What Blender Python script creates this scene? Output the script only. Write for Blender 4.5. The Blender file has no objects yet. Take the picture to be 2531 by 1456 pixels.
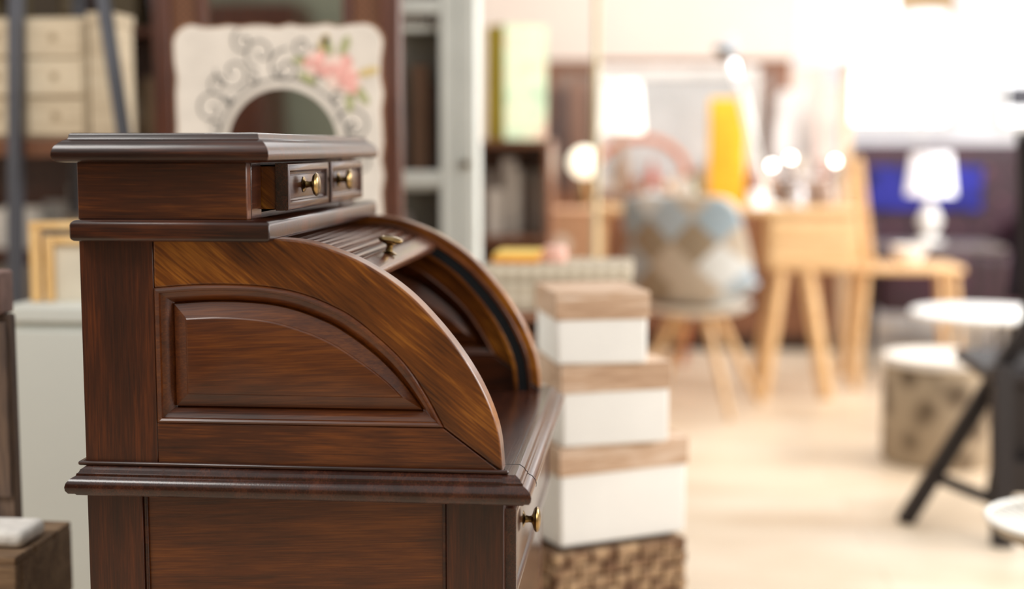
import bpy, bmesh, math, random
from mathutils import Vector, Matrix

# ------------------------------------------------------------------ helpers
COL = bpy.context.scene.collection
MATS = {}

def link(o, parent=None):
    COL.objects.link(o)
    if parent is not None:
        o.parent = parent
    return o

def group(name, loc=(0, 0, 0), rot=0.0, scale=1.0):
    e = bpy.data.objects.new(name, None)
    e.empty_display_size = 0.1
    COL.objects.link(e)
    e.location = loc
    e.rotation_euler = (0, 0, rot)
    e.scale = (scale, scale, scale)
    return e

def newmat(name):
    m = bpy.data.materials.new(name)
    m.use_nodes = True
    nt = m.node_tree
    b = nt.nodes['Principled BSDF']
    return m, nt, b

def srgb(r, g, b):
    def f(c):
        c /= 255.0
        return c / 12.92 if c <= 0.04045 else ((c + 0.055) / 1.055) ** 2.4
    return (f(r), f(g), f(b), 1)

def plain(name, c, rough=0.5, metal=0.0, var=0.12, scale=6, bump=0.0, coat=0.0, emit=0.0, trans=0.0):
    if name in MATS:
        return MATS[name]
    m, nt, b = newmat(name)
    col = srgb(*c)
    tc = nt.nodes.new('ShaderNodeTexCoord')
    n = nt.nodes.new('ShaderNodeTexNoise')
    n.inputs['Scale'].default_value = scale
    n.inputs['Detail'].default_value = 5
    nt.links.new(tc.outputs['Object'], n.inputs['Vector'])
    r = nt.nodes.new('ShaderNodeValToRGB')
    r.color_ramp.elements[0].position = 0.3
    r.color_ramp.elements[1].position = 0.7
    r.color_ramp.elements[0].color = tuple(x * (1 - var) for x in col[:3]) + (1,)
    r.color_ramp.elements[1].color = tuple(min(1, x * (1 + var)) for x in col[:3]) + (1,)
    nt.links.new(n.outputs['Fac'], r.inputs['Fac'])
    nt.links.new(r.outputs['Color'], b.inputs['Base Color'])
    b.inputs['Roughness'].default_value = rough
    b.inputs['Metallic'].default_value = metal
    b.inputs['Coat Weight'].default_value = coat
    b.inputs['Coat Roughness'].default_value = 0.15
    b.inputs['Transmission Weight'].default_value = trans
    if emit > 0:
        nt.links.new(r.outputs['Color'], b.inputs['Emission Color'])
        b.inputs['Emission Strength'].default_value = emit
    if bump > 0:
        bp = nt.nodes.new('ShaderNodeBump')
        bp.inputs['Strength'].default_value = bump
        bp.inputs['Distance'].default_value = 0.003
        nt.links.new(n.outputs['Fac'], bp.inputs['Height'])
        nt.links.new(bp.outputs['Normal'], b.inputs['Normal'])
    MATS[name] = m
    return m

def wood(name, dark, mid, light, axis='X', rot=0.0, stretch=12.0, scale=4.0, rough=0.35, coat=0.15,
         bump=0.06, off=(0, 0, 0), lo=.36, hi=.64, figure=0.0):
    """figure>0 adds large soft light/dark chatoyant patches like varnished walnut"""
    if name in MATS:
        return MATS[name]
    m, nt, b = newmat(name)
    N = nt.nodes.new
    L = nt.links.new
    tc = N('ShaderNodeTexCoord')
    m1 = N('ShaderNodeMapping')
    m1.inputs['Rotation'].default_value = (0, rot, 0)
    m1.inputs['Location'].default_value = off
    L(tc.outputs['Object'], m1.inputs['Vector'])
    m2 = N('ShaderNodeMapping')
    s = [stretch] * 3
    s['XYZ'.index(axis)] = 1.0
    m2.inputs['Scale'].default_value = s
    L(m1.outputs['Vector'], m2.inputs['Vector'])
    n1 = N('ShaderNodeTexNoise')
    n1.inputs['Scale'].default_value = scale * 0.45
    n1.inputs['Detail'].default_value = 6
    n1.inputs['Roughness'].default_value = 0.6
    n1.inputs['Distortion'].default_value = 0.8
    L(m2.outputs['Vector'], n1.inputs['Vector'])
    n2 = N('ShaderNodeTexNoise')
    n2.inputs['Scale'].default_value = scale * 2.2
    n2.inputs['Detail'].default_value = 8
    n2.inputs['Roughness'].default_value = 0.65
    L(m2.outputs['Vector'], n2.inputs['Vector'])
    m3 = N('ShaderNodeMapping')
    s3 = [stretch * 9] * 3
    s3['XYZ'.index(axis)] = 4.5
    m3.inputs['Scale'].default_value = s3
    L(m1.outputs['Vector'], m3.inputs['Vector'])
    n3 = N('ShaderNodeTexNoise')
    n3.inputs['Scale'].default_value = scale
    n3.inputs['Detail'].default_value = 3
    L(m3.outputs['Vector'], n3.inputs['Vector'])
    a1 = N('ShaderNodeMath'); a1.operation = 'MULTIPLY'; a1.inputs[1].default_value = 0.42
    L(n1.outputs['Fac'], a1.inputs[0])
    a2 = N('ShaderNodeMath'); a2.operation = 'MULTIPLY_ADD'; a2.inputs[1].default_value = 0.26
    L(n2.outputs['Fac'], a2.inputs[0]); L(a1.outputs[0], a2.inputs[2])
    a3 = N('ShaderNodeMath'); a3.operation = 'MULTIPLY_ADD'; a3.inputs[1].default_value = 0.32
    L(n3.outputs['Fac'], a3.inputs[0]); L(a2.outputs[0], a3.inputs[2])
    last = a3
    if figure > 0:
        n4 = N('ShaderNodeTexNoise')
        n4.inputs['Scale'].default_value = 5.0
        n4.inputs['Detail'].default_value = 2
        L(m1.outputs['Vector'], n4.inputs['Vector'])
        s4 = N('ShaderNodeMath'); s4.operation = 'SUBTRACT'; s4.inputs[1].default_value = 0.5
        L(n4.outputs['Fac'], s4.inputs[0])
        a4 = N('ShaderNodeMath'); a4.operation = 'MULTIPLY_ADD'; a4.inputs[1].default_value = figure
        L(s4.outputs[0], a4.inputs[0]); L(a3.outputs[0], a4.inputs[2])
        last = a4
    r = N('ShaderNodeValToRGB')
    e = r.color_ramp.elements
    e[0].position = lo; e[0].color = srgb(*dark)
    e[1].position = hi; e[1].color = srgb(*light)
    k = e.new((lo + hi) / 2); k.color = srgb(*mid)
    L(last.outputs[0], r.inputs['Fac'])
    L(r.outputs['Color'], b.inputs['Base Color'])
    b.inputs['Roughness'].default_value = rough
    b.inputs['Coat Weight'].default_value = coat
    b.inputs['Coat Roughness'].default_value = 0.12
    bp = N('ShaderNodeBump')
    bp.inputs['Strength'].default_value = bump
    bp.inputs['Distance'].default_value = 0.002
    L(n3.outputs['Fac'], bp.inputs['Height'])
    L(bp.outputs['Normal'], b.inputs['Normal'])
    MATS[name] = m
    return m

def finish(me, smooth=True, ang=0.6):
    bm = bmesh.new(); bm.from_mesh(me)
    bmesh.ops.recalc_face_normals(bm, faces=bm.faces)
    bm.to_mesh(me); bm.free()
    if smooth:
        me.shade_smooth()
        try:
            me.set_sharp_from_angle(angle=ang)
        except Exception:
            pass

def meshobj(name, verts, faces, mat, parent=None, bevel=0.0, smooth=True, ang=0.6, seg=2):
    me = bpy.data.meshes.new(name)
    me.from_pydata([tuple(v) for v in verts], [], faces)
    me.update()
    finish(me, smooth, ang)
    if mat:
        me.materials.append(mat)
    o = bpy.data.objects.new(name, me)
    link(o, parent)
    if bevel > 0:
        md = o.modifiers.new('bevel', 'BEVEL')
        md.width = bevel; md.segments = seg; md.limit_method = 'ANGLE'
        md.angle_limit = 0.6
        md.harden_normals = False
    return o

def box(name, x0, x1, y0, y1, z0, z1, mat, parent=None, bevel=0.003, seg=2):
    v = [(x0, y0, z0), (x1, y0, z0), (x1, y1, z0), (x0, y1, z0),
         (x0, y0, z1), (x1, y0, z1), (x1, y1, z1), (x0, y1, z1)]
    f = [(0, 3, 2, 1), (4, 5, 6, 7), (0, 1, 5, 4), (1, 2, 6, 5), (2, 3, 7, 6), (3, 0, 4, 7)]
    return meshobj(name, v, f, mat, parent, bevel, True, 0.6, seg)

def lathe(name, prof, mat, parent=None, loc=(0, 0, 0), segs=40, direction=None, scale=(1, 1, 1), ang=0.7):
    """prof: list of (r,z) revolved about local Z"""
    v = []; f = []
    n = len(prof)
    for i in range(segs):
        a = 2 * math.pi * i / segs
        for r, z in prof:
            v.append((r * math.cos(a) * scale[0], r * math.sin(a) * scale[1], z * scale[2]))
    for i in range(segs):
        j = (i + 1) % segs
        for k in range(n - 1):
            f.append((i * n + k, j * n + k, j * n + k + 1, i * n + k + 1))
    me = bpy.data.meshes.new(name)
    me.from_pydata(v, [], f)
    bm = bmesh.new(); bm.from_mesh(me)
    bmesh.ops.remove_doubles(bm, verts=bm.verts, dist=1e-5)
    bm.to_mesh(me); bm.free()
    finish(me, True, ang)
    me.materials.append(mat)
    o = bpy.data.objects.new(name, me)
    link(o, parent)
    o.location = loc
    if direction is not None:
        o.rotation_euler = Vector(direction).to_track_quat('Z', 'Y').to_euler()
    return o

def rod(name, p0, p1, r0, r1, mat, parent=None, segs=14):
    p0 = Vector(p0); p1 = Vector(p1)
    d = p1 - p0
    return lathe(name, [(0, 0), (r0, 0), (r1, d.length), (0, d.length)], mat, parent, p0, segs, d)

def beam(name, p0, p1, w, h, mat, parent=None, bevel=0.003):
    """square-section bar from p0 to p1"""
    p0 = Vector(p0); p1 = Vector(p1); d = (p1 - p0)
    L = d.length
    v = []
    for z in (0, L):
        v += [(-w / 2, -h / 2, z), (w / 2, -h / 2, z), (w / 2, h / 2, z), (-w / 2, h / 2, z)]
    f = [(0, 3, 2, 1), (4, 5, 6, 7), (0, 1, 5, 4), (1, 2, 6, 5), (2, 3, 7, 6), (3, 0, 4, 7)]
    o = meshobj(name, v, f, mat, parent, bevel)
    q = d.to_track_quat('Z', 'Y')
    o.location = p0
    o.rotation_euler = q.to_euler()
    return o

def tube(name, pts, r, mat, parent=None, closed=False, smooth=True):
    cu = bpy.data.curves.new(name, 'CURVE')
    cu.dimensions = '3D'
    sp = cu.splines.new('NURBS' if smooth else 'POLY')
    sp.points.add(len(pts) - 1)
    for i, p in enumerate(pts):
        sp.points[i].co = (p[0], p[1], p[2], 1)
    if smooth:
        sp.order_u = 3
        sp.use_endpoint_u = not closed
    sp.use_cyclic_u = closed
    cu.bevel_depth = r
    cu.bevel_resolution = 3
    cu.materials.append(mat)
    o = bpy.data.objects.new(name, cu)
    return link(o, parent)

def resample(pts, n, smooth=True):
    """Catmull-Rom through pts then arc-length resample to n points"""
    P = [Vector(p) for p in pts]
    if smooth and len(P) > 2:
        Q = [P[0] * 2 - P[1]] + P + [P[-1] * 2 - P[-2]]
        d = []
        for i in range(1, len(Q) - 2):
            for k in range(24):
                t = k / 24
                a, b, c, e = Q[i - 1], Q[i], Q[i + 1], Q[i + 2]
                d.append(0.5 * ((2 * b) + (c - a) * t + (2 * a - 5 * b + 4 * c - e) * t * t + (3 * b - a - 3 * c + e) * t ** 3))
        d.append(P[-1])
    else:
        d = P
    cum = [0]
    for i in range(1, len(d)):
        cum.append(cum[-1] + (d[i] - d[i - 1]).length)
    out = []
    j = 0
    for i in range(n):
        s = cum[-1] * i / (n - 1)
        while j < len(d) - 2 and cum[j + 1] < s:
            j += 1
        seg = cum[j + 1] - cum[j]
        t = 0 if seg < 1e-9 else (s - cum[j]) / seg
        out.append(d[j].lerp(d[j + 1], max(0, min(1, t))))
    return out

def strip_prism(name, A, B, y0, y1, mat, parent, bevel=0.0012, seg=2):
    """solid between XZ polylines A and B, extruded y0..y1"""
    n = len(A)
    v = []
    for y in (y0, y1):
        for p in A: v.append((p[0], y, p[1]))
        for p in B: v.append((p[0], y, p[1]))
    f = []
    o = 2 * n
    for i in range(n - 1):
        f.append((i, i + 1, n + i + 1, n + i))
        f.append((o + i, o + n + i, o + n + i + 1, o + i + 1))
        f.append((i, o + i, o + i + 1, i + 1))
        f.append((n + i, n + i + 1, o + n + i + 1, o + n + i))
    f.append((0, n, o + n, o)); f.append((n - 1, o + n - 1, o + 2 * n - 1, 2 * n - 1))
    return meshobj(name, v, f, mat, parent, bevel, True, 0.5, seg)

def moulded(name, x0, x1, y0, y1, prof, mat, parent, bevel=0.0):
    """rectangular slab whose four edges follow prof = [(inset,z),...] bottom to top"""
    v = []; f = []
    for ins, z in prof:
        v += [(x0 + ins, y0 + ins, z), (x1 - ins, y0 + ins, z), (x1 - ins, y1 - ins, z), (x0 + ins, y1 - ins, z)]
    n = len(prof)
    for k in range(n - 1):
        for i in range(4):
            j = (i + 1) % 4
            f.append((k * 4 + i, k * 4 + j, k * 4 + 4 + j, k * 4 + 4 + i))
    f.append((3, 2, 1, 0)); f.append(tuple((n - 1) * 4 + i for i in range(4)))
    return meshobj(name, v, f, mat, parent, bevel, True, 0.55)

# ------------------------------------------------------------------ materials
wood_v = wood('walnut_vertical', (28, 9, 4), (60, 25, 8), (98, 46, 14), 'Z', off=(.3, .1, 0), lo=.32, hi=.68, figure=.3)
wood_h = wood('walnut_horizontal', (30, 10, 4), (70, 31, 8), (118, 62, 17), 'X', off=(0, 0, .7), lo=.33, hi=.69, figure=.4)
wood_arc = wood('walnut_arc', (44, 17, 4), (106, 56, 12), (176, 112, 38), 'X', rot=math.radians(-40), stretch=9, lo=.33, hi=.69, figure=.5, rough=.28)
wood_panel = wood('walnut_panel', (36, 13, 4), (80, 37, 8), (118, 64, 17), 'X', rot=math.radians(3), off=(.4, 0, .2), stretch=14, lo=.31, hi=.69, figure=.35)
wood_dark = wood('walnut_dark', (20, 7, 5), (42, 18, 10), (76, 36, 16), 'X', off=(.9, 0, .5), figure=.25, rough=.28)
wood_dark_y = wood('walnut_dark_y', (26, 10, 7), (52, 24, 14), (80, 41, 24), 'Y', off=(.9, 0, .5), rough=.22)
wood_slat = wood('walnut_slat', (46, 24, 16), (80, 48, 34), (108, 68, 50), 'Y', rough=.2)
wood_pine = wood('pine', (204, 158, 96), (224, 184, 124), (238, 206, 152), 'Z', coat=.1, rough=.45)
wood_oak = wood('oak', (188, 144, 98), (214, 174, 124), (232, 198, 152), 'X', coat=.1, rough=.45)
wood_box = wood('washed_wood', (156, 122, 94), (194, 162, 134), (230, 212, 194), 'X', coat=0, rough=.7)
wood_pale = wood('pale_wood', (188, 170, 142), (214, 196, 168), (230, 216, 190), 'X', coat=0, rough=.7)
wood_old = wood('weathered_wood', (58, 48, 44), (92, 76, 68), (130, 106, 88), 'Z', coat=0, rough=.85, bump=.5)
wood_crate = wood('crate_wood', (84, 64, 46), (124, 98, 74), (158, 132, 102), 'X', coat=0, rough=.85, bump=.5)
wood_mirror = wood('mahogany_frame', (44, 20, 10), (80, 38, 20), (108, 58, 34), 'Z')
wood_brown = wood('brown_wood', (88, 54, 38), (124, 82, 58), (152, 104, 78), 'X')
wood_black = wood('ebonised_wood', (14, 7, 7), (24, 13, 12), (36, 20, 18), 'Z', rough=.55, coat=0)
brass = plain('antique_brass', (138, 114, 74), .26, 1.0, .3, 60)
track_m = plain('track_plastic', (22, 26, 30), .35)
white_m = plain('white_paint', (232, 231, 228), .5, var=.04)
white_cab = plain('cabinet_laminate', (212, 215, 208), .45, var=.03, scale=2)
steel_m = plain('painted_steel', (88, 90, 98), .45, .4)
chrome = plain('chrome', (230, 230, 235), .08, 1.0, .02)
black_metal = plain('black_metal', (26, 24, 26), .5, .3)
mirror_m = plain('mirror_glass', (225, 228, 228), .03, 1.0, .01)
shade_m = plain('lamp_shade_fabric', (246, 247, 252), .8, var=.02, emit=.4)
shade_off = plain('lamp_shade_plain', (230, 235, 243), .8, var=.02, emit=.08)

# ------------------------------------------------------------------ room
def floor_mat():
    m, nt, b = newmat('floor_laminate')
    N = nt.nodes.new; L = nt.links.new
    tc = N('ShaderNodeTexCoord')
    br = N('ShaderNodeTexBrick')
    br.inputs['Scale'].default_value = 1.0
    br.inputs['Brick Width'].default_value = 1.3
    br.inputs['Row Height'].default_value = 0.2
    br.inputs['Mortar Size'].default_value = 0.0015
    br.inputs['Color1'].default_value = srgb(234, 217, 194)
    br.inputs['Color2'].default_value = srgb(224, 204, 178)
    br.inputs['Mortar'].default_value = srgb(190, 166, 138)
    L(tc.outputs['Object'], br.inputs['Vector'])
    mp = N('ShaderNodeMapping'); mp.inputs['Scale'].default_value = (1.2, 2.6, 1)
    L(tc.outputs['Object'], mp.inputs['Vector'])
    n = N('ShaderNodeTexNoise'); n.inputs['Scale'].default_value = 1.1; n.inputs['Detail'].default_value = 5
    L(mp.outputs['Vector'], n.inputs['Vector'])
    mx = N('ShaderNodeMix'); mx.data_type = 'RGBA'; mx.blend_type = 'MULTIPLY'
    mx.inputs[0].default_value = 0.6
    r = N('ShaderNodeValToRGB')
    r.color_ramp.elements[0].position = .35; r.color_ramp.elements[0].color = (.74, .66, .57, 1)
    r.color_ramp.elements[1].position = .6; r.color_ramp.elements[1].color = (1, 1, 1, 1)
    L(n.outputs['Fac'], r.inputs['Fac'])
    L(br.outputs['Color'], mx.inputs[6]); L(r.outputs['Color'], mx.inputs[7])
    L(mx.outputs[2], b.inputs['Base Color'])
    b.inputs['Roughness'].default_value = .38
    return m

box('floor', -4.5, 3.6, -2.5, 9.6, -0.1, 0.0, floor_mat(), None, 0)
wall_m = plain('wall_cream', (240, 225, 212), .85, var=.03, scale=1.5)
wall_w = plain('wall_white', (236, 237, 243), .8, var=.02, scale=1.5)
wall_b = plain('wall_brown', (112, 92, 66), .9, var=.25, scale=3)
wall_f = plain('wall_sage', (140, 142, 124), .9, var=.2, scale=2)
WB = group('wall_back')
def wb(n, x0, x1, z0, z1, m=wall_m): box(n, x0, x1, 9.5, 9.6, z0, z1, m, WB, 0)
wb('left_part', -4.5, 1.18, 0, 3.0)
wb('under_windows', 1.18, 3.6, 0, 1.27, wall_w)
wb('pier_1', 1.18, 1.26, 1.27, 3.0, wall_w)
wb('pier_2', 2.00, 2.28, 1.27, 3.0, wall_w)
wb('pier_3', 3.2, 3.6, 1.27, 3.0, wall_w)
wb('over_window_1', 1.26, 2.00, 1.90, 3.0, plain('wall_tan', (180, 154, 120), .85, var=.1))
wb('over_window_2', 2.28, 3.2, 2.5, 3.0, wall_w)
sky_m = plain('daylight_pane', (254, 254, 255), .2, var=.01, emit=2.2)
def window(name, x0, x1, z0, z1):
    g = group(name)
    w = .045
    box('frame_l', x0, x0 + w, 9.46, 9.55, z0, z1, white_m, g)
    box('frame_r', x1 - w, x1, 9.46, 9.55, z0, z1, white_m, g)
    box('frame_b', x0 + w, x1 - w, 9.46, 9.55, z0, z0 + w, white_m, g)
    box('frame_t', x0 + w, x1 - w, 9.46, 9.55, z1 - w, z1, white_m, g)
    box('pane', x0 + w, x1 - w, 9.52, 9.53, z0 + w, z1 - w, sky_m, g, 0)
    return g
window('window_1', 1.26, 2.00, 1.27, 1.90)
g = window('window_2', 2.28, 3.2, 1.27, 2.5)
bb = plain('blind_blue', (70, 84, 100), .7)
box('blind', 2.33, 3.15, 9.44, 9.455, 1.90, 1.98, bb, g)
box('blind_mid', 2.33, 3.15, 9.44, 9.455, 1.64, 1.70, bb, g)
box('blind_low', 2.33, 3.15, 9.44, 9.455, 1.40, 1.56, plain('blind_grey', (90, 90, 98), .7), g)
box('wall_left', -4.6, -4.5, -2.5, 9.6, 0, 3.0, wall_m, None, 0)
box('wall_partition', -4.5, -1.15, 5.1, 5.2, 0, 3.0, wall_b, None, 0)
box('wall_right', 3.6, 3.7, -2.5, 9.6, 0, 3.0, wall_w, None, 0)
box('wall_front', -4.6, 3.7, -2.6, -2.5, 0, 3.0, wall_f, None, 0)
g = group('reflection_wardrobe')  # unseen, added behind the camera so the round mirror reflects something brown
box('carcass', -3.1, -2.32, -2.45, -1.95, .06, 2.1, wood_mirror, g, .006)
box('door_l', -3.08, -2.72, -1.949, -1.93, .1, 2.06, wood_mirror, g, .006)
box('door_r', -2.70, -2.34, -1.949, -1.93, .1, 2.06, wood_mirror, g, .006)
box('plinth', -3.07, -2.35, -2.42, -1.98, 0, .06, wood_mirror, g, 0)

# ------------------------------------------------------------------ roll-top desk
D = group('rolltop_desk')
NA = 60
OUT = [(-.655, 1.030), (-.575, 1.0305), (-.49, 1.030), (-.455, 1.0275), (-.423, 1.020), (-.369, .998), (-.316, .963),
       (-.273, .920), (-.236, .872), (-.209, .824), (-.192, .775), (-.186, .722)]
INN = [(-.655, .963), (-.59, .968), (-.533, .968), (-.49, .9645), (-.451, .956), (-.415, .942), (-.381, .923), (-.327, .877),
       (-.295, .835), (-.265, .781)]
P3 = [(-.612, .921), (-.57, .923), (-.534, .922), (-.497, .918), (-.463, .909), (-.43, .897), (-.398, .880), (-.349, .846),
      (-.322, .821)]
outer = resample(OUT, NA); inner = resample(INN, NA); inner3 = resample(P3, NA)

def side_panel(tag, yf, yb):
    """solid framed side with recessed/raised panel on the face at yf (faces -Y)"""
    box(tag + '_back_stile', -.757, -.6555, yf, yb, .72, 1.030, wood_v, D, .0012)
    strip_prism(tag + '_arc_rail', outer, inner, yf, yb, wood_arc, D, .0026, 3)
    A = [Vector((-.6555, .780)), Vector((-.266, .7803))]
    B = [Vector((-.6555, .7205)), Vector((-.187, .7205))]
    strip_prism(tag + '_bottom_rail', A, B, yf, yb, wood_h, D, .0012)
    def loop(t, extra=0):
        arc = [a.lerp(b, t) for a, b in zip(inner, inner3)]
        bl = Vector((-.655, .780)).lerp(Vector((-.612, .821)), t)
        return arc + [arc[-1].lerp(bl, k / 8) for k in range(1, 9)] + [bl.lerp(arc[0], k / 5) for k in range(1, 5)]
    prof = [(-.03, .012), (0.0, .0), (.03, -.002), (.09, -.003), (.15, -.0012), (.175, .0035), (.22, .0045), (.30, .006), (.40, .011), (.47, .016),
            (.52, .0175), (.525, .0135), (.54, .0125), (.96, .005), (.965, .0028), (1.0, .0015), (1.02, .0012)]
    v = []; f = []
    n = len(loop(0))
    for t, d in prof:
        for p in loop(t):
            v.append((p[0], yf + d, p[1]))
    for k in range(len(prof) - 1):
        for i in range(n):
            j = (i + 1) % n
            f.append((k * n + i, k * n + j, (k + 1) * n + j, (k + 1) * n + i))
    f.append(tuple((len(prof) - 1) * n + i for i in range(n)))
    o = meshobj(tag + '_raised_panel', v, f, wood_panel, D, 0, True, .45)
    box(tag + '_panel_back', -.66, -.30, yf + .019, yb, .775, .90, wood_dark, D, 0)
    return o
TH = .038
side_panel('near_side', 1.800, 1.800 + TH)
side_panel('far_side', 2.480 - TH, 2.480)
YN = 1.800 + TH; YF = 2.480 - TH
def offset_curve(off, src=outer):
    res = []
    S = src
    for i, p in enumerate(S):
        t = (S[min(i + 1, len(S) - 1)] - S[max(i - 1, 0)]).normalized()
        nrm = Vector((t[1], -t[0]))
        res.append(p - nrm * off if (nrm[1] > 0 or nrm[0] > 0) else p + nrm * off)
    return res
o1 = offset_curve(.020); o2 = offset_curve(.038); o3 = offset_curve(.044); o4 = offset_curve(.014)
strip_prism('track_groove_far', o1, o2, YF - .006, YF - .0005, track_m, D, .001)
strip_prism('track_bead_far', o2, o3, YF - .009, YF - .0005, wood_arc, D, .0015)
strip_prism('track_rim_far', o4, o1, YF - .009, YF - .0005, wood_h, D, .0015)
strip_prism('track_groove_near', o1, o2, YN + .0005, YN + .006, track_m, D, .001)
box('back_panel', -.757, -.745, YN, YF, .72, 1.03, wood_dark, D)
path = offset_curve(.024)
cum = [0]
for i in range(1, len(path)): cum.append(cum[-1] + (path[i] - path[i - 1]).length)
def at(s):
    for i in range(1, len(path)):
        if cum[i] >= s:
            t = (s - cum[i - 1]) / (cum[i] - cum[i - 1])
            p = path[i - 1].lerp(path[i], t)
            tg = (path[i] - path[i - 1]).normalized()
            return p, tg
    return path[-1], (path[-1] - path[-2]).normalized()
s_end = next(cum[i] for i in range(len(path)) if path[i][0] > -.376)
rail_w = .042
def slat(name, s0, s1, hgt, mat, n=8):
    v = []; f = []
    ring = []
    for k in range(n + 1):
        t = k / n
        p, tg = at(s0 + (s1 - s0) * t)
        nr = Vector((-tg[1], tg[0]))
        if nr[1] < 0: nr = -nr
        h = hgt * (max(0, 1 - abs(2 * t - 1) ** 4)) ** .5
        ring.append(p + nr * h)
    p, tg = at(s1); nr = Vector((-tg[1], tg[0])); nr = nr if nr[1] > 0 else -nr
    ring.append(p - nr * .005)
    p, tg = at(s0); nr = Vector((-tg[1], tg[0])); nr = nr if nr[1] > 0 else -nr
    ring.append(p - nr * .005)
    m = len(ring)
    for y in (YN + .004, YF - .004):
        for q in ring: v.append((q[0], y, q[1]))
    for i in range(m):
        j = (i + 1) % m
        f.append((i, j, m + j, m + i))
    f.append(tuple(range(m))); f.append(tuple(range(2 * m - 1, m - 1, -1)))
    return meshobj(name, v, f, mat, D, 0, True, .7)
slat('tambour_rail', s_end - rail_w, s_end, .008, wood_slat, 12)
s = s_end - rail_w
i = 0
while s - .017 > cum[8]:
    slat('tambour_slat_%d' % i, s - .0165, s - .0012, .0055, wood_slat)
    s -= .0172; i += 1
KN = [(0, 0), (.0105, 0), (.0115, .0015), (.009, .003), (.0052, .0045), (.0042, .009), (.0048, .012), (.0075, .0135), (.014, .0155), (.0165, .018),
      (.0168, .0195), (.0155, .0215), (.011, .0235), (.005, .0245), (0, .0248)]
def knob(n, loc, d, s=1.0):
    return lathe(n, [(r * s, z * s) for r, z in KN], brass, D, loc, 48, d)
p, tg = at(s_end - rail_w * .55); nr = Vector((-tg[1], tg[0])); nr = nr if nr[1] > 0 else -nr
kp = p + nr * .0075
knob('tambour_knob', (kp[0], 2.08, kp[1]), (nr[0] * .35, 0, nr[1]), 1.15)
moulded('plinth_slab', -.7595, -.489, 1.775, 2.503, [(.004, 1.0265), (.0005, 1.029), (0, 1.033), (0, 1.048), (.0015, 1.0525), (.005, 1.0545)], wood_dark, D, .002)
box('hutch_side_near', -.757, -.5255, 1.800, 1.82, 1.0545, 1.1305, wood_h, D, .0015)
box('hutch_side_far', -.757, -.5255, 2.46, 2.48, 1.0545, 1.1305, wood_h, D, .0015)
box('hutch_back', -.757, -.745, 1.82, 2.46, 1.0545, 1.1305, wood_dark, D, 0)
box('hutch_stile_near', -.545, -.525, 1.8205, 1.868, 1.0545, 1.1305, wood_dark_y, D, .001)
box('hutch_stile_far', -.545, -.525, 2.374, 2.4595, 1.0545, 1.1305, wood_dark_y, D, .001)
box('hutch_rail_top', -.545, -.527, 1.868, 2.374, 1.126, 1.1305, wood_dark, D, 0)
box('hutch_rail_bottom', -.545, -.527, 1.868, 2.374, 1.0545, 1.062, wood_dark, D, 0)
box('hutch_divider', -.60, -.528, 2.118, 2.130, 1.062, 1.126, wood_dark, D, 0)
def drawer(tag, y0, y1, x, z0, z1, mat_f, depth=.10, m=.012, out=.018):
    box(tag + '_box', x - depth, x - out, y0 + .001, y1 - .001, z0 + .002, z1 - .004, wood_arc if depth < .1 else wood_v, D, .001)
    prof = [(0, -out), (0, -.003), (.0012, -.0008), (.003, 0), (m - .002, 0), (m, -.0015), (m + .001, -.0045), (m + .0035, -.0055),
            (m + .005, -.003), (m + .007, -.0025)]
    v = []; f = []
    for ins, d in prof:
        v += [(x + d, y0 + ins, z0 + ins), (x + d, y1 - ins, z0 + ins), (x + d, y1 - ins, z1 - ins), (x + d, y0 + ins, z1 - ins)]
    for k in range(len(prof) - 1):
        for a in range(4):
            b = (a + 1) % 4
            f.append((k * 4 + a, k * 4 + b, k * 4 + 4 + b, k * 4 + 4 + a))
    f.append((3, 2, 1, 0)); f.append(tuple((len(prof) - 1) * 4 + a for a in range(4)))
    meshobj(tag + '_front', v, f, mat_f, D, 0, True, .5)
drawer('small_drawer_1', 1.870, 2.116, -.4875, 1.064, 1.1285, wood_dark_y, .08)
drawer('small_drawer_2', 2.132, 2.372, -.4875, 1.064, 1.1285, wood_dark_y, .08)
knob('small_drawer_knob_1', (-.4905, 1.965, 1.0975), (1, 0, 0))
knob('small_drawer_knob_2', (-.4905, 2.19, 1.0995), (1, 0, 0))
moulded('top_board', -.7785, -.4865, 1.768, 2.508,
        [(.014, 1.1305), (.006, 1.1315), (.0015, 1.134), (0, 1.139), (.0005, 1.145), (.003, 1.151), (.0075, 1.156), (.012, 1.1592), (.0165, 1.161),
         (.0175, 1.1625), (.018, 1.1665), (.0195, 1.1685), (.0225, 1.169)], wood_dark, D)
DPROF = [(.020, .6815), (.012, .6818), (.010, .684), (.0035, .6855), (.0006, .690), (0, .695), (.0015, .7005), (.006, .7055), (.0105, .7078), (.0118, .7085),
         (.0125, .7115), (.0145, .7125), (.0165, .7165), (.0185, .7175), (.0225, .7205)]
moulded('desktop', -.777, -.146, 1.772, 2.508, DPROF, wood_dark_y, D)
sa = [Vector((-.146 - i + .0004, z + .0003)) for i, z in DPROF[3:]] + [Vector((-.20, .7208))]
sb = [Vector((-.146 - i - .003, z - .002)) for i, z in DPROF[3:]] + [Vector((-.20, .719))]
strip_prism('desktop_seam', sa, sb, 1.856, 1.8572, track_m, D, 0)
box('desktop_inlay_seam', -.1775, -.1768, 1.858, 2.47, .7200, .7208, track_m, D, 0)
box('base_bead', -.766, -.178, 1.793, 1.7995, .7205, .7265, wood_dark, D, .0025)
box('base_bead_back', -.766, -.7575, 1.7995, 2.48, .7205, .7265, wood_dark, D, .0025)
box('lower_back_stile', -.757, -.6795, 1.800, 1.83, 0, .6815, wood_v, D, .0015)
box('lower_front_stile', -.262, -.185, 1.800, 1.83, 0, .6815, wood_v, D, .0015)
box('lower_side_panel', -.6795, -.262, 1.808, 1.825, .06, .6815, wood_panel, D, .001)
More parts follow.
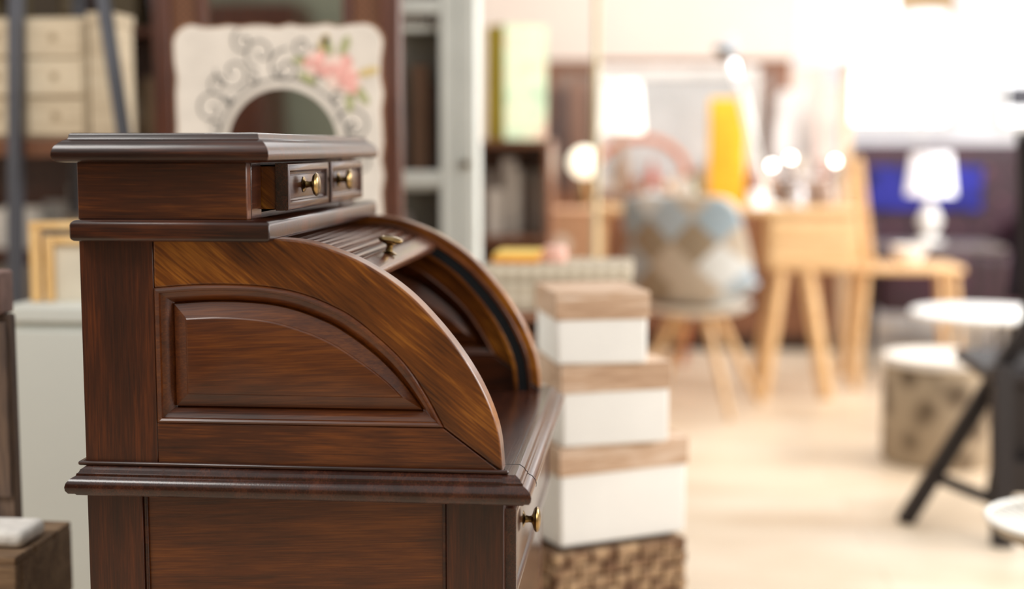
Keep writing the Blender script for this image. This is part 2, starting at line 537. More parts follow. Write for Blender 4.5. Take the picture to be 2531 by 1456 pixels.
box('lower_panel_bead_l', -.6795, -.6735, 1.803, 1.808, .06, .6815, wood_dark, D, .002)
box('lower_panel_bead_r', -.268, -.262, 1.803, 1.808, .06, .6815, wood_dark, D, .002)
box('lower_bottom_rail', -.6795, -.262, 1.802, 1.83, 0, .06, wood_h, D, .001)
box('lower_far_side', -.757, -.185, 2.455, 2.48, 0, .6815, wood_h, D, .0015)
box('lower_back', -.757, -.745, 1.83, 2.455, 0, .6815, wood_dark, D, 0)
box('lower_front_rail', -.205, -.187, 1.83, 2.455, .663, .6815, wood_dark_y, D, .001)
box('lower_mid_rail', -.205, -.187, 1.83, 2.455, .525, .543, wood_dark_y, D, .001)
drawer('long_drawer', 1.822, 2.462, -.170, .545, .668, wood_dark_y, .30, .014, .016)
knob('long_drawer_knob', (-.174, 1.955, .618), (1, 0, 0), 1.1)
box('cupboard_door', -.205, -.186, 1.832, 2.453, .05, .523, wood_dark_y, D, .002)

# ------------------------------------------------------------------ stack of storage boxes (right of desk)
cream_box = plain('cream_card', (236, 235, 231), .6, var=.03)
def storage_box(ang, cx, cy, w, d, z0, zb, z1):
    g = group('storage_box', (cx, cy, 0), ang)
    box('body', .004, w - .004, .004, d - .004, z0, zb + .01, cream_box, g, .006)
    box('lid_front', 0, w, 0, .008, zb, z1 - .008, wood_box, g, .002)
    box('lid_back', 0, w, d - .008, d, zb, z1 - .008, wood_box, g, .002)
    box('lid_left', 0, .008, .008, d - .008, zb, z1 - .008, wood_box, g, .002)
    box('lid_right', w - .008, w, .008, d - .008, zb, z1 - .008, wood_box, g, .002)
    for k in range(4):
        box('lid_board_%d' % k, 0, w, d * k / 4 + .0008, d * (k + 1) / 4 - .0008, z1 - .008, z1, wood_box, g, .0015)
    return g
storage_box(math.radians(31), -.178, 2.886, .322, .25, .300, .455, .516)
storage_box(math.radians(22), -.176, 2.890, .252, .24, .5165, .634, .693)
storage_box(math.radians(15), -.188, 2.890, .204, .24, .6935, .790, .848)
def weave_mat():
    m, nt, b = newmat('woven_hyacinth')
    N = nt.nodes.new; L = nt.links.new
    tc = N('ShaderNodeTexCoord')
    br = N('ShaderNodeTexVoronoi'); br.inputs['Scale'].default_value = 28; br.feature = 'F1'
    L(tc.outputs['Object'], br.inputs['Vector'])
    r = N('ShaderNodeValToRGB')
    r.color_ramp.elements[0].color = srgb(206, 174, 136); r.color_ramp.elements[1].color = srgb(110, 78, 54)
    r.color_ramp.elements[1].position = .75
    L(br.outputs['Distance'], r.inputs['Fac'])
    L(r.outputs['Color'], b.inputs['Base Color'])
    b.inputs['Roughness'].default_value = .8
    return m
weave = weave_mat()
g = group('woven_basket', (-.185, 2.86, 0), math.radians(31))
random.seed(4)
box('core', .012, .318, .012, .268, .0, .29, plain('basket_dark', (88, 62, 44), .9), g, .01)
vv = []; ff = []
def addbox(vv, ff, x0, x1, y0, y1, z0, z1):
    b = len(vv)
    vv += [(x0, y0, z0), (x1, y0, z0), (x1, y1, z0), (x0, y1, z0), (x0, y0, z1), (x1, y0, z1), (x1, y1, z1), (x0, y1, z1)]
    ff += [tuple(b + q for q in t) for t in [(0, 3, 2, 1), (4, 5, 6, 7), (0, 1, 5, 4), (1, 2, 6, 5), (2, 3, 7, 6), (3, 0, 4, 7)]]
for r in range(10):
    for c in range(11):
        o = .005 if (r + c) % 2 else 0
        addbox(vv, ff, c * .03 + .001, c * .03 + .029, o, .02, r * .0295 + .001, r * .0295 + .027)
    for c in range(9):
        o = .005 if (r + c) % 2 else 0
        addbox(vv, ff, o, .02, c * .0305 + .002, c * .0305 + .029, r * .0295 + .001, r * .0295 + .027)
        addbox(vv, ff, .31, .33 - o, c * .0305 + .002, c * .0305 + .029, r * .0295 + .001, r * .0295 + .027)
meshobj('weave_blocks', vv, ff, weave, g, .003)

g = group('low_side_table')
box('top', -.46, -.02, 3.45, 3.85, .715, .735, wood_brown, g)
for x in (-.44, -.06):
    for y in (3.48, 3.81):
        beam('leg', (x, y, 0), (x, y, .715), .03, .03, wood_brown, g)
def pattern_mat():
    m, nt, b = newmat('trellis_fabric')
    N = nt.nodes.new; L = nt.links.new
    tc = N('ShaderNodeTexCoord'); mp = N('ShaderNodeMapping')
    mp.inputs['Rotation'].default_value = (0, math.radians(45), 0); mp.inputs['Scale'].default_value = (44, 0.01, 44)
    L(tc.outputs['Object'], mp.inputs['Vector'])
    ck = N('ShaderNodeTexChecker'); ck.inputs['Scale'].default_value = 1
    ck.inputs['Color1'].default_value = srgb(210, 200, 180); ck.inputs['Color2'].default_value = srgb(170, 156, 134)
    L(mp.outputs['Vector'], ck.inputs['Vector'])
    L(ck.outputs['Color'], b.inputs['Base Color']); b.inputs['Roughness'].default_value = .8
    return m
g = group('patterned_box')
pm = pattern_mat()
box('body', -.41, -.04, 3.5, 3.8, .736, .812, pm, g, .006)
box('lid', -.415, -.035, 3.495, 3.805, .813, .850, pm, g, .006)
g = group('orange_book')
box('cover', -.40, -.28, 3.60, 3.80, .851, .866, plain('book_orange', (226, 150, 44), .6), g, .002)
box('pages', -.397, -.283, 3.603, 3.797, .8665, .875, plain('book_pages', (232, 196, 100), .8), g, .001)
g = group('pink_jar')
lathe('jar', [(0, 0), (.03, 0), (.035, .02), (.03, .04), (.02, .042), (0, .042)], plain('jar_pink', (224, 176, 160), .5), g, (-.24, 3.66, .851), 24)

# ------------------------------------------------------------------ left foreground
g = group('wooden_crate')
for k in range(4):
    z = .01 + k * .122
    box('slat_f_%d' % k, -1.40, -.997, 2.08, 2.10, z, z + .112, wood_crate, g, .004)
    box('slat_r_%d' % k, -1.017, -.997, 2.101, 2.30, z, z + .112, wood_crate, g, .004)
for k in range(3):
    y = 2.08 + k * .0735
    box('top_board_%d' % k, -1.40, -.997, y, y + .071, .487, .500, wood_crate, g, .003)
box('post', -1.03, -1.018, 2.102, 2.14, .0, .486, wood_crate, g)
g = group('foam_block')
box('block', -1.30, -1.004, 2.12, 2.215, .5005, .530, plain('white_foam', (236, 232, 226), .9, bump=1.0, scale=40), g, .012, 3)
g = group('weathered_board')
box('board', -1.30, -1.060, 2.224, 2.25, .5005, .872, wood_old, g, .005)
box('batten', -1.12, -1.064, 2.2165, 2.2235, .56, .86, wood_old, g, .003)
g = group('wooden_block')
box('beam_end', -1.22, -1.068, 2.205, 2.262, .8725, .945, plain('pinkish_wood', (140, 112, 104), .8, var=.35, scale=25), g, .005)

g = group('white_cabinet')
box('carcass', -1.385, -.50, 2.92, 3.15, 0, .766, white_cab, g, .004)
box('top', -1.392, -.49, 2.905, 3.16, .767, .808, white_cab, g, .008)
box('top_shelf_back', -1.392, -.49, 3.161, 3.45, .767, .808, white_cab, g, .008)
box('carcass_back', -1.385, -.50, 3.151, 3.44, 0, .766, white_cab, g, .004)
box('door_l', -1.38, -.945, 2.905, 2.919, .03, .752, white_cab, g, .003)
box('door_r', -.94, -.505, 2.905, 2.919, .03, .752, white_cab, g, .003)
g = group('pine_frame', (-1.360, 2.96, .809), math.radians(14))
box('post_l', 0, .024, 0, .03, 0, .160, wood_pine, g, .003)
box('post_l2', .030, .050, .004, .034, 0, .146, wood_pine, g, .003)
box('rail_top', 0, .30, .0, .03, .160, .178, wood_pine, g, .003)
box('rail_inner', .050, .30, .005, .03, .126, .146, wood_pine, g, .003)
box('post_r', .27, .30, 0, .03, 0, .16, wood_pine, g, .003)
box('panel', .052, .27, .018, .022, 0, .126, plain('frame_canvas', (214, 204, 184), .8), g, 0)

g = group('ladder_shelf')
for y in (3.52, 3.92):
    beam('leg_l', (-1.69, y, 0), (-1.605, y, 2.05), .042, .03, steel_m, g)
    beam('leg_r', (-1.20, y, 0), (-1.46, y, 2.05), .035, .03, steel_m, g)
box('shelf_1', -2.3, -1.345, 3.54, 3.90, 1.125, 1.172, wood_brown, g)
box('shelf_2', -2.3, -1.29, 3.54, 3.90, .55, .585, wood_brown, g)
box('shelf_3', -2.3, -1.42, 3.54, 3.90, 1.72, 1.75, wood_brown, g)
for y in (3.52, 3.92):
    beam('leg_far_l', (-2.28, y, 0), (-2.28, y, 2.05), .04, .03, steel_m, g)
g = group('drawer_chest')
box('carcass', -1.95, -1.46, 3.56, 3.86, 1.173, 1.488, wood_pale, g, .003)
dm = plain('drawer_hole', (166, 146, 116), .8)
for r in range(3):
    for c in range(3):
        x = -1.94 + c * .16
        z = 1.182 + r * .102
        box('drawer_%d%d' % (r, c), x, x + .152, 3.548, 3.559, z, z + .094, wood_pale, g, .003)
        lathe('heart_hole_%d%d' % (r, c), [(0, 0), (.010, 0), (.010, .002), (0, .002)], dm, g, (x + .076, 3.5478, z + .05), 16, (0, -1, 0))
g = group('wooden_box')
box('body', -1.455, -1.385, 3.56, 3.7, 1.173, 1.47, wood_pale, g, .003)
box('lid', -1.458, -1.382, 3.558, 3.702, 1.471, 1.50, wood_pale, g, .003)

def assort(name, x0, x1, y0, y1, z, n, seed, pal, hmin, hmax, wmin=.03, wmax=.09, kinds='bv'):
    rnd = random.Random(seed)
    ms = [plain('%s_c%d' % (name, i), c, .45, metal=(0.8 if i % 5 == 4 else 0)) for i, c in enumerate(pal)]
    vv = []; ff = []; mi = []
    for k in range(n):
        w = rnd.uniform(wmin, wmax) / 2; h = rnd.uniform(hmin, hmax)
        t = (k + .5) / n
        cx = x0 + w + (x1 - x0 - 2 * w) * t
        cy = rnd.uniform(y0 + w, y1 - w)
        m = rnd.randrange(len(ms))
        if rnd.choice(kinds) == 'b':
            b = len(ff)
            addbox(vv, ff, cx - w, cx + w, cy - w * .7, cy + w * .7, z, z + h)
            mi += [m] * (len(ff) - b)
        else:
            S = 14
            prof = [(0, 0), (.6, 0), (.9, .15), (1, .35), (.75, .6), (.35, .75), (.3, .9), (.5, 1), (0, 1)]
            b0 = len(vv); b = len(ff)
            for i in range(S):
                a = 2 * math.pi * i / S
                for r, q in prof:
                    vv.append((cx + w * r * math.cos(a), cy + w * r * math.sin(a), z + q * h))
            P = len(prof)
            for i in range(S):
                j = (i + 1) % S
                for q in range(P - 1):
                    ff.append((b0 + i * P + q, b0 + j * P + q, b0 + j * P + q + 1, b0 + i * P + q + 1))
            mi += [m] * (len(ff) - b)
    me = bpy.data.meshes.new(name)
    me.from_pydata(vv, [], ff)
    for m in ms: me.materials.append(m)
    for i, p in enumerate(me.polygons): p.material_index = mi[i]
    finish(me, True, .6)
    o = bpy.data.objects.new(name, me)
    return link(o)
assort('stored_baskets', -2.2, -1.33, 3.58, 3.86, .586, 7, 3, [(214, 208, 196), (170, 150, 124), (232, 228, 220), (116, 106, 96)], .2, .42, .10, .16)
def bookcase(name, x0, x1, y0, y1, zs, mat):
    g = group(name)
    top = zs[-1]
    box('side_l', x0, x0 + .025, y0, y1, 0, top, mat, g)
    box('side_r', x1 - .025, x1, y0, y1, 0, top, mat, g)
    box('back', x0 + .025, x1 - .025, y1 - .015, y1, 0, top, mat, g, 0)
    for i, z in enumerate(zs):
        box('shelf_%d' % i, x0 + .025, x1 - .025, y0, y1 - .016, z - .025, z, mat, g)
bookcase('storage_bookcase', -2.7, -1.2, 4.6, 4.95, [.05, .45, .8, 1.17, 1.55, 2.0], wood_mirror)
clut = [(216, 204, 180), (166, 138, 102), (110, 88, 62), (232, 222, 206), (186, 160, 120), (84, 70, 50)]
assort('stacked_baskets', -2.6, -1.23, 4.62, 4.72, 1.171, 18, 5, clut, .12, .32, .07, .10)
assort('stacked_linens', -2.6, -1.23, 4.62, 4.9, .801, 12, 7, [(206, 202, 194), (160, 156, 150), (120, 112, 104), (226, 220, 212)], .12, .3, .08, .14, 'b')
assort('stored_bottles', -2.6, -1.23, 4.62, 4.9, 1.551, 14, 9, [(80, 66, 38), (110, 96, 60), (60, 48, 30), (160, 140, 90)], .12, .35, .07, .12)

# tall mahogany mirror with rattan panels
g = group('tall_mirror')
Y = 3.56
def cane_mat():
    m, nt, b = newmat('rattan_cane')
    N = nt.nodes.new; L = nt.links.new
    tc = N('ShaderNodeTexCoord'); mp = N('ShaderNodeMapping'); mp.inputs['Scale'].default_value = (110, .01, 110)
    L(tc.outputs['Object'], mp.inputs['Vector'])
    ck = N('ShaderNodeTexChecker'); ck.inputs['Scale'].default_value = 1
    ck.inputs['Color1'].default_value = srgb(128, 84, 54); ck.inputs['Color2'].default_value = srgb(80, 48, 30)
    L(mp.outputs['Vector'], ck.inputs['Vector'])
    L(ck.outputs['Color'], b.inputs['Base Color']); b.inputs['Roughness'].default_value = .7
    return m
cane = cane_mat()
x0, x1 = -1.285, -.632
box('stile_l', x0, x0 + .05, Y, Y + .05, 0, 2.05, wood_mirror, g, .006)
box('stile_r', x1 - .052, x1, Y, Y + .05, 0, 2.05, wood_mirror, g, .006)
box('rail_t', x0 + .05, x1 - .052, Y, Y + .05, 1.97, 2.05, wood_mirror, g, .006)
box('rail_b', x0 + .05, x1 - .052, Y, Y + .05, .08, .18, wood_mirror, g, .006)
box('cane_l', x0 + .05, x0 + .12, Y + .02, Y + .03, .18, 1.97, cane, g, 0)
box('cane_r', x1 - .125, x1 - .052, Y + .02, Y + .03, .18, 1.97, cane, g, 0)
box('inner_l', x0 + .12, x0 + .145, Y + .005, Y + .045, .18, 1.97, wood_mirror, g, .004)
box('inner_r', x1 - .15, x1 - .125, Y + .005, Y + .045, .18, 1.97, wood_mirror, g, .004)
box('glass', x0 + .145, x1 - .15, Y + .025, Y + .03, .18, 1.97, mirror_m, g, 0)
box('backing', x0 + .05, x1 - .052, Y + .031, Y + .04, .18, 1.97, wood_mirror, g, 0)

# rose-painted board mirror standing on the cabinet
g = group('floral_board_mirror')
Yb = 3.22
cx, cz, hw, hh = -.861, 1.122, .248, .312
ol = []
random.seed(11)
cr = .045
for (sx, sz, a0) in ((1, 1, 0), (-1, 1, 90), (-1, -1, 180), (1, -1, 270)):
    for k in range(7):
        a = math.radians(a0 + 90 * k / 6)
        ol.append(Vector((cx + sx * (hw - cr) + cr * math.cos(a), cz + sz * (hh - cr) + cr * math.sin(a))))
    nx, nz = {(1, 1): (-1, 1), (-1, 1): (-1, -1), (-1, -1): (1, -1), (1, -1): (1, 1)}[(sx, sz)]
    pa = ol[-1]
    aend = math.radians(a0 + 90)
    pb = Vector((cx + nx * (hw - cr) + cr * math.cos(aend), cz + nz * (hh - cr) + cr * math.sin(aend)))
    for k in range(1, 14):
        q = pa.lerp(pb, k / 14)
        off = .003 * math.sin(k * 2.4) + random.uniform(-.0015, .0015) - .004
        q = q + Vector((math.cos(aend), math.sin(aend))) * off
        ol.append(q)
v = [(p[0], Yb, p[1]) for p in ol] + [(p[0], Yb + .018, p[1]) for p in ol]
n = len(ol)
f = [tuple(range(n)), tuple(range(2 * n - 1, n - 1, -1))] + [(i, (i + 1) % n, n + (i + 1) % n, n + i) for i in range(n)]
board_m = plain('distressed_cream', (224, 215, 204), .75, var=.08, scale=14, bump=.3)
edge_m = plain('worn_edge', (160, 124, 96), .8)
meshobj('board', v, f, board_m, g, .003, False)
v2 = [(cx + (a[0] - cx) * 1.016, a[1] + .004, cz + (a[2] - cz) * 1.013) for a in v[:n]] + [(cx + (a[0] - cx) * 1.016, a[1] + .008, cz + (a[2] - cz) * 1.013) for a in v[:n]]
meshobj('worn_border', v2, f, edge_m, g, 0, False)
lathe('mirror_rim', [(.134, 0), (.140, 0), (.141, .003), (.137, .007), (.133, .006), (.134, 0)], board_m, g, (-.85, Yb - .001, 1.155), 48, (0, -1, 0))
lathe('mirror_disc', [(0, 0), (.135, 0), (.135, .004), (0, .004)], mirror_m, g, (-.85, Yb - .001, 1.155), 48, (0, -1, 0))
iron = plain('painted_scroll', (92, 90, 88), .7)
def spiral(cx0, cz0, r, a0, turns, sgn, n=22):
    pts = []
    for k in range(n):
        t = k / (n - 1)
        a = a0 + sgn * turns * 2 * math.pi * t
        rr = r * (1 - .85 * t)
        pts.append((cx0 + rr * math.cos(a), Yb - .001, cz0 + rr * math.sin(a)))
    return pts
for i, (ax, az, r, a0, t, sg) in enumerate([
    (-1.02, 1.24, .045, 0, 1.3, 1), (-1.045, 1.15, .04, 1, 1.2, -1), (-.965, 1.325, .045, 3, 1.3, 1), (-.90, 1.37, .04, 4.5, 1.3, -1),
    (-.84, 1.335, .045, 1.5, 1.2, 1), (-.80, 1.385, .03, 0, 1.2, -1), (-.68, 1.2, .045, 3, 1.3, -1), (-.665, 1.12, .035, 2, 1.2, 1),
    (-.94, 1.395, .03, 2, 1.2, 1), (-1.0, 1.30, .03, 5, 1.1, -1), (-1.0, 1.05, .04, 2, 1.2, 1), (-.70, 1.03, .04, 1, 1.2, 1)]):
    tube('scroll_%d' % i, spiral(ax, az, r, a0, t, sg), .0021, iron, g)
ring = [(-.85 + .155 * math.cos(a), Yb - .001, 1.155 + .155 * math.sin(a)) for a in [math.radians(q) for q in range(-20, 215, 12)]]
tube('scroll_ring', ring, .0024, iron, g)
for k in range(7):
    a = math.radians(15 + k * 25)
    tube('scroll_link_%d' % k, spiral(-.85 + .168 * math.cos(a), 1.155 + .168 * math.sin(a), .016, a, 1.0, 1 if k % 2 else -1, 14), .0018, iron, g)
pink = plain('rose_pink', (236, 176, 166), .7, var=.2, scale=60)
pink2 = plain('rose_pale', (240, 212, 200), .7, var=.15, scale=60)
green = plain('leaf_green', (170, 172, 124), .7, var=.2, scale=60)
yell = plain('bud_yellow', (214, 190, 130), .7)
def petal(n, x, z, r, a, m, el=.65, dy=0):
    pts = []
    for k in range(14):
        t = 2 * math.pi * k / 14
        px, pz = r * math.cos(t), r * el * math.sin(t)
        pts.append((x + px * math.cos(a) - pz * math.sin(a), Yb - .0035 - dy, z + px * math.sin(a) + pz * math.cos(a)))
    c = len(pts)
    vs = pts + [(p[0], p[1] + .003, p[2]) for p in pts]
    fs = [tuple(range(c)), tuple(range(2 * c - 1, c - 1, -1))] + [(i, (i + 1) % c, c + (i + 1) % c, c + i) for i in range(c)]
    meshobj(n, vs, fs, m, g, 0, False)
for (fx, fz, R) in ((-.712, 1.325, .036), (-.768, 1.345, .026), (-.690, 1.30, .024)):
    for k in range(6):
        a = k * math.pi / 3
        petal('rose_petal', fx + R * .6 * math.cos(a), fz + R * .6 * math.sin(a), R * .6, a, pink if k % 2 else pink2, .8, .0006 * k)
    petal('rose_heart', fx, fz, R * .5, 0, pink, .9, .005)
for (lx, lz, a, m) in ((-.79, 1.31, 2.6, green), (-.74, 1.385, 1.9, green), (-.66, 1.27, -1, green), (-.645, 1.325, .3, yell), (-.69, 1.255, -1.6, green),
                       (-.75, 1.39, 1.2, yell), (-.80, 1.35, 3, green), (-.70, 1.385, 1.2, green)):
    petal('leaf', lx, lz, .024, a, m, .4)

# ------------------------------------------------------------------ white glazed cabinet
g = group('glazed_cabinet')
X0, X1, Y0, Y1 = -1.27, -.514, 4.2, 4.32
wc = plain('cabinet_white', (222, 226, 220), .5, var=.05)
glass_dark = plain('cabinet_interior', (120, 118, 110), .7, var=.3)
box('side_l', X0, X0 + .03, Y0 + .03, Y1, 0, 2.1, wc, g)
box('side_r', X1 - .03, X1, Y0 + .03, Y1, 0, 2.1, wc, g)
box('back', X0 + .03, X1 - .03, Y1 - .01, Y1, 0, 2.1, glass_dark, g, 0)
for z in (.08, .6, 1.02, 1.5, 2.07):
    box('shelf_%g' % z, X0 + .03, X1 - .03, Y0 + .035, Y1 - .01, z, z + .02, wc, g)
for a, b, t in ((X0, X0 + .07, 'stile_1'), (-.91, -.855, 'stile_2'), (X1 - .056, X1, 'stile_3'), (X1 - .112, X1 - .060, 'stile_4')):
    box(t, a, b, Y0, Y0 + .028, 0, 2.1, wc, g, .004)
for z in (0, .5, 1.035, 1.55, 2.03):
    box('rail_%g' % z, X0 + .07, X1 - .112, Y0 + .002, Y0 + .026, z, z + .045, wc, g, .003)
lathe('handle', [(0, 0), (.012, 0), (.012, .02), (0, .02)], brass, g, (X1 - .03, Y0, 1.10), 16, (0, -1, 0))
dk = [(60, 46, 40), (110, 84, 66), (40, 36, 36), (150, 140, 130), (196, 190, 186)]
assort('glassware', -1.2, -.57, 4.236, 4.308, 1.0405, 9, 21, dk, .2, .42, .05, .068)
assort('crockery', -1.2, -.57, 4.236, 4.308, .6205, 9, 22, dk, .15, .35, .05, .068)
assort('ornaments', -1.2, -.57, 4.236, 4.308, 1.5205, 9, 23, dk, .2, .42, .05, .068)

# ------------------------------------------------------------------ canvas on small bookcase
bookcase('small_bookcase', -.76, -.38, 5.5, 5.85, [.05, .4, .8, 1.18], wood_brown)
assort('shelf_books', -.70, -.41, 5.53, 5.8, .801, 9, 31, [(140, 104, 82), (196, 186, 176), (90, 70, 60), (180, 130, 100)], .18, .32, .03, .06, 'b')
g = group('painted_canvas', (-.562, 5.51, 1.181), math.radians(38))
def art_mat():
    m, nt, b = newmat('pale_green_painting')
    N = nt.nodes.new; L = nt.links.new
    tc = N('ShaderNodeTexCoord'); n = N('ShaderNodeTexNoise'); n.inputs['Scale'].default_value = 9; n.inputs['Detail'].default_value = 3
    L(tc.outputs['Object'], n.inputs['Vector'])
    r = N('ShaderNodeValToRGB'); e = r.color_ramp.elements
    e[0].position = .3; e[0].color = srgb(150, 180, 146)
    e[1].position = .75; e[1].color = srgb(224, 170, 146)
    k = e.new(.5); k.color = srgb(200, 214, 178)
    L(n.outputs['Fac'], r.inputs['Fac']); L(r.outputs['Color'], b.inputs['Base Color'])
    return m
mustard = plain('mustard_edge', (214, 194, 50), .7)
box('front', 0, .20, 0, .01, 0, .45, art_mat(), g, .002)
box('yellow_side', -.004, .012, .0105, .13, 0, .45, mustard, g, .002)
box('frame_body', .0125, .20, .0105, .13, 0, .45, plain('canvas_body', (214, 206, 150), .7), g, .002)

# ------------------------------------------------------------------ back sideboard, large mirrors
g = group('sideboard')
box('carcass', -.75, 1.12, 7.95, 8.4, .08, .90, wood_brown, g)
for k in range(4):
    box('door_%d' % k, -.73 + k * .465, -.28 + k * .465, 7.93, 7.949, .12, .86, wood_brown, g, .004)
box('plinth', -.72, 1.09, 7.98, 8.38, 0, .08, wood_dark, g, 0)
g = group('wide_mirror')
box('rail_t', -.62, .84, 8.43, 8.47, 1.60, 1.67, wood_brown, g, .006)
box('rail_b', -.62, .84, 8.43, 8.47, .901, .97, wood_brown, g, .006)
box('stile_l', -.62, -.55, 8.43, 8.47, .97, 1.60, wood_brown, g, .006)
box('stile_r', .77, .84, 8.43, 8.47, .97, 1.60, wood_brown, g, .006)
box('support', -.6, .82, 8.43, 8.47, 0, .90, wood_brown, g, 0)
box('glass', -.55, .77, 8.445, 8.45, .97, 1.60, plain('old_mirror', (176, 150, 138), .2, .6, .2), g, 0)
g = group('silver_mirror')
sm = plain('silver_frame', (236, 234, 230), .4, .1)
Yq = 8.1
box('rail_t', -.31, .63, Yq, Yq + .03, 1.55, 1.61, sm, g, .006)
box('rail_b', -.31, .63, Yq, Yq + .03, .9005, .95, sm, g, .006)
box('stile_l', -.31, -.265, Yq, Yq + .03, .95, 1.55, sm, g, .006)
box('stile_r', .585, .63, Yq, Yq + .03, .95, 1.55, sm, g, .006)
box('glass', -.265, .585, Yq + .01, Yq + .015, .95, 1.55, plain('silver_glass', (206, 206, 206), .25, .2, .1), g, 0)
warm = [(160, 106, 76), (200, 160, 130), (116, 84, 70), (226, 214, 200), (130, 120, 116), (80, 62, 58), (206, 160, 120), (176, 80, 50)]
assort('antique_ornaments', -.72, -.34, 8.0, 8.3, .901, 9, 41, [(84, 68, 64), (134, 102, 86), (184, 178, 178), (160, 122, 102)], .25, .7, .05, .09)
assort('sideboard_ornaments', -.3, 1.1, 7.97, 8.08, .901, 16, 42, warm, .06, .22, .05, .09)
assort('tall_ornaments', .68, 1.1, 8.1, 8.38, .901, 7, 43, [(216, 194, 184), (190, 154, 140), (140, 114, 110), (226, 220, 216)], .3, .65, .05, .09)
g = group('bentwood_chair')
bw = plain('bentwood_orange', (190, 108, 64), .4)
tube('back_rail', [(-.04 + .26 * math.cos(math.radians(a)), 7.72, .98 + .22 * math.sin(math.radians(a))) for a in range(0, 181, 12)], .022, bw, g)
rod('post_l', (-.30, 7.72, 0), (-.30, 7.72, .98), .02, .02, bw, g)
rod('post_r', (.22, 7.72, 0), (.22, 7.72, .98), .02, .02, bw, g)
box('seat', -.30, .22, 7.40, 7.70, .44, .47, bw, g, .01)
rod('leg_l', (-.28, 7.42, 0), (-.28, 7.42, .44), .018, .02, bw, g)
rod('leg_r', (.20, 7.42, 0), (.20, 7.42, .44), .018, .02, bw, g)

# ------------------------------------------------------------------ oak desk
g = group('oak_desk')
DT = .875
box('top', -.30, .96, 6.45, 7.05, DT - .03, DT, wood_oak, g, .006)
box('drawer_block', .55, .95, 6.47, 7.03, .585, DT - .031, wood_oak, g, .008)
box('drawer_front_1', .57, .93, 6.462, 6.469, .60, .715, wood_oak, g, .003)
box('drawer_front_2', .57, .93, 6.462, 6.469, .722, .836, wood_oak, g, .003)
beam('leg_1', (.74, 6.50, .585), (.83, 6.44, .0), .065, .05, wood_oak, g, .006)
beam('leg_2', (.66, 6.98, .585), (.56, 7.05, .0), .055, .05, wood_oak, g, .006)
beam('leg_3', (-.22, 6.52, DT - .03), (-.28, 6.46, 0), .05, .05, wood_oak, g, .006)
beam('leg_4', (-.22, 6.98, DT - .03), (-.28, 7.05, 0), .05, .05, wood_oak, g, .006)
beam('leg_5', (.62, 6.5, .585), (.54, 6.44, 0), .05, .05, wood_oak, g, .006)
cb = plain('cardboard', (196, 150, 114), .8, var=.08)
g = group('cardboard_box')
box('carton', -.58, -.23, 6.02, 6.34, .46, .87, cb, g, .004)
box('flap', -.60, -.23, 6.01, 6.34, .871, .88, cb, g, .002)
lathe('sticker', [(0, 0), (.045, 0), (.045, .001), (0, .001)], plain('sticker', (232, 212, 192), .6), g, (-.37, 6.0195, .73), 24, (0, -1, 0))
g = group('cardboard_box')
box('carton', -.60, -.22, 6.00, 6.36, 0, .459, cb, g, .004)

g = group('orange_file_box')
box('case', .30, .47, 6.80, 6.98, DT + .001, 1.385, plain('orange_cloth', (244, 184, 40), .6), g, .006)
box('spine_label', .34, .43, 6.797, 6.7995, 1.05, 1.2, plain('orange_dark', (238, 172, 34), .6), g, 0)
g = group('desk_lamp')
lathe('base', [(0, 0), (.07, 0), (.07, .012), (.012, .02), (0, .02)], white_m, g, (.56, 6.62, DT + .001), 28)
beam('arm_lower', (.56, 6.62, DT + .02), (.43, 6.66, 1.42), .045, .035, white_m, g)
beam('arm_upper', (.43, 6.66, 1.42), (.37, 6.62, 1.60), .025, .025, chrome, g)
lathe('head', [(.015, 0), (.03, .02), (.055, .07), (.06, .10), (.055, .10), (.01, .03)], plain('lamp_head_grey', (150, 152, 156), .4), g, (.40, 6.60, 1.66), 28, (-.5, -.3, -.8))
def table_lamp(name, x, y, z, zs0, zs1, r0, r1, m, base, baser=.05, globe=False):
    g = group(name)
    h = zs0 - z
    if globe:
        n = 14
        prof = [(r0 * math.sin(math.pi * k / n), (zs0 + zs1) / 2 - z - (zs1 - zs0) / 2 * math.cos(math.pi * k / n)) for k in range(n + 1)]
        lathe('globe', prof, m, g, (x, y, z), 28)
    else:
        lathe('shade', [(r0, h), (r1, zs1 - z), (r1 - .004, zs1 - z), (r0 - .004, h + .001), (r0, h)], m, g, (x, y, z), 36)
    lathe('base', [(0, 0), (baser, 0), (baser, .012), (baser * .3, .03), (baser * .5, h * .25), (baser * .85, h * .45), (baser * .4, h * .75), (.01, h * .95), (.01, zs1 - z - .02), (0, zs1 - z - .02)],
          base, g, (x, y, z), 28)
    return g
shade_lit = plain('lit_shade', (255, 252, 244), .8, var=.01, emit=.8)
table_lamp('table_lamp', -.125, 6.8, DT + .001, 1.225, 1.46, .105, .085, shade_lit, plain('lamp_base_taupe', (150, 126, 108), .4), .05)
gl = plain('globe_light', (255, 246, 222), .5, var=.01, emit=1.6)
table_lamp('globe_lamp', -.295, 6.56, DT + .001, 1.01, 1.15, .07, .07, gl, brass, .035, True)
g = group('glint_stand')  # added stand with glowing balls in place of reflected glints on the desk
bulb = plain('glint_glow', (255, 251, 242), .4, var=.01, emit=16.0)
lathe('stand', [(0, 0), (.05, 0), (.05, .01), (.01, .03), (.01, .15), (0, .15)], chrome, g, (.70, 6.62, DT + .001), 24)
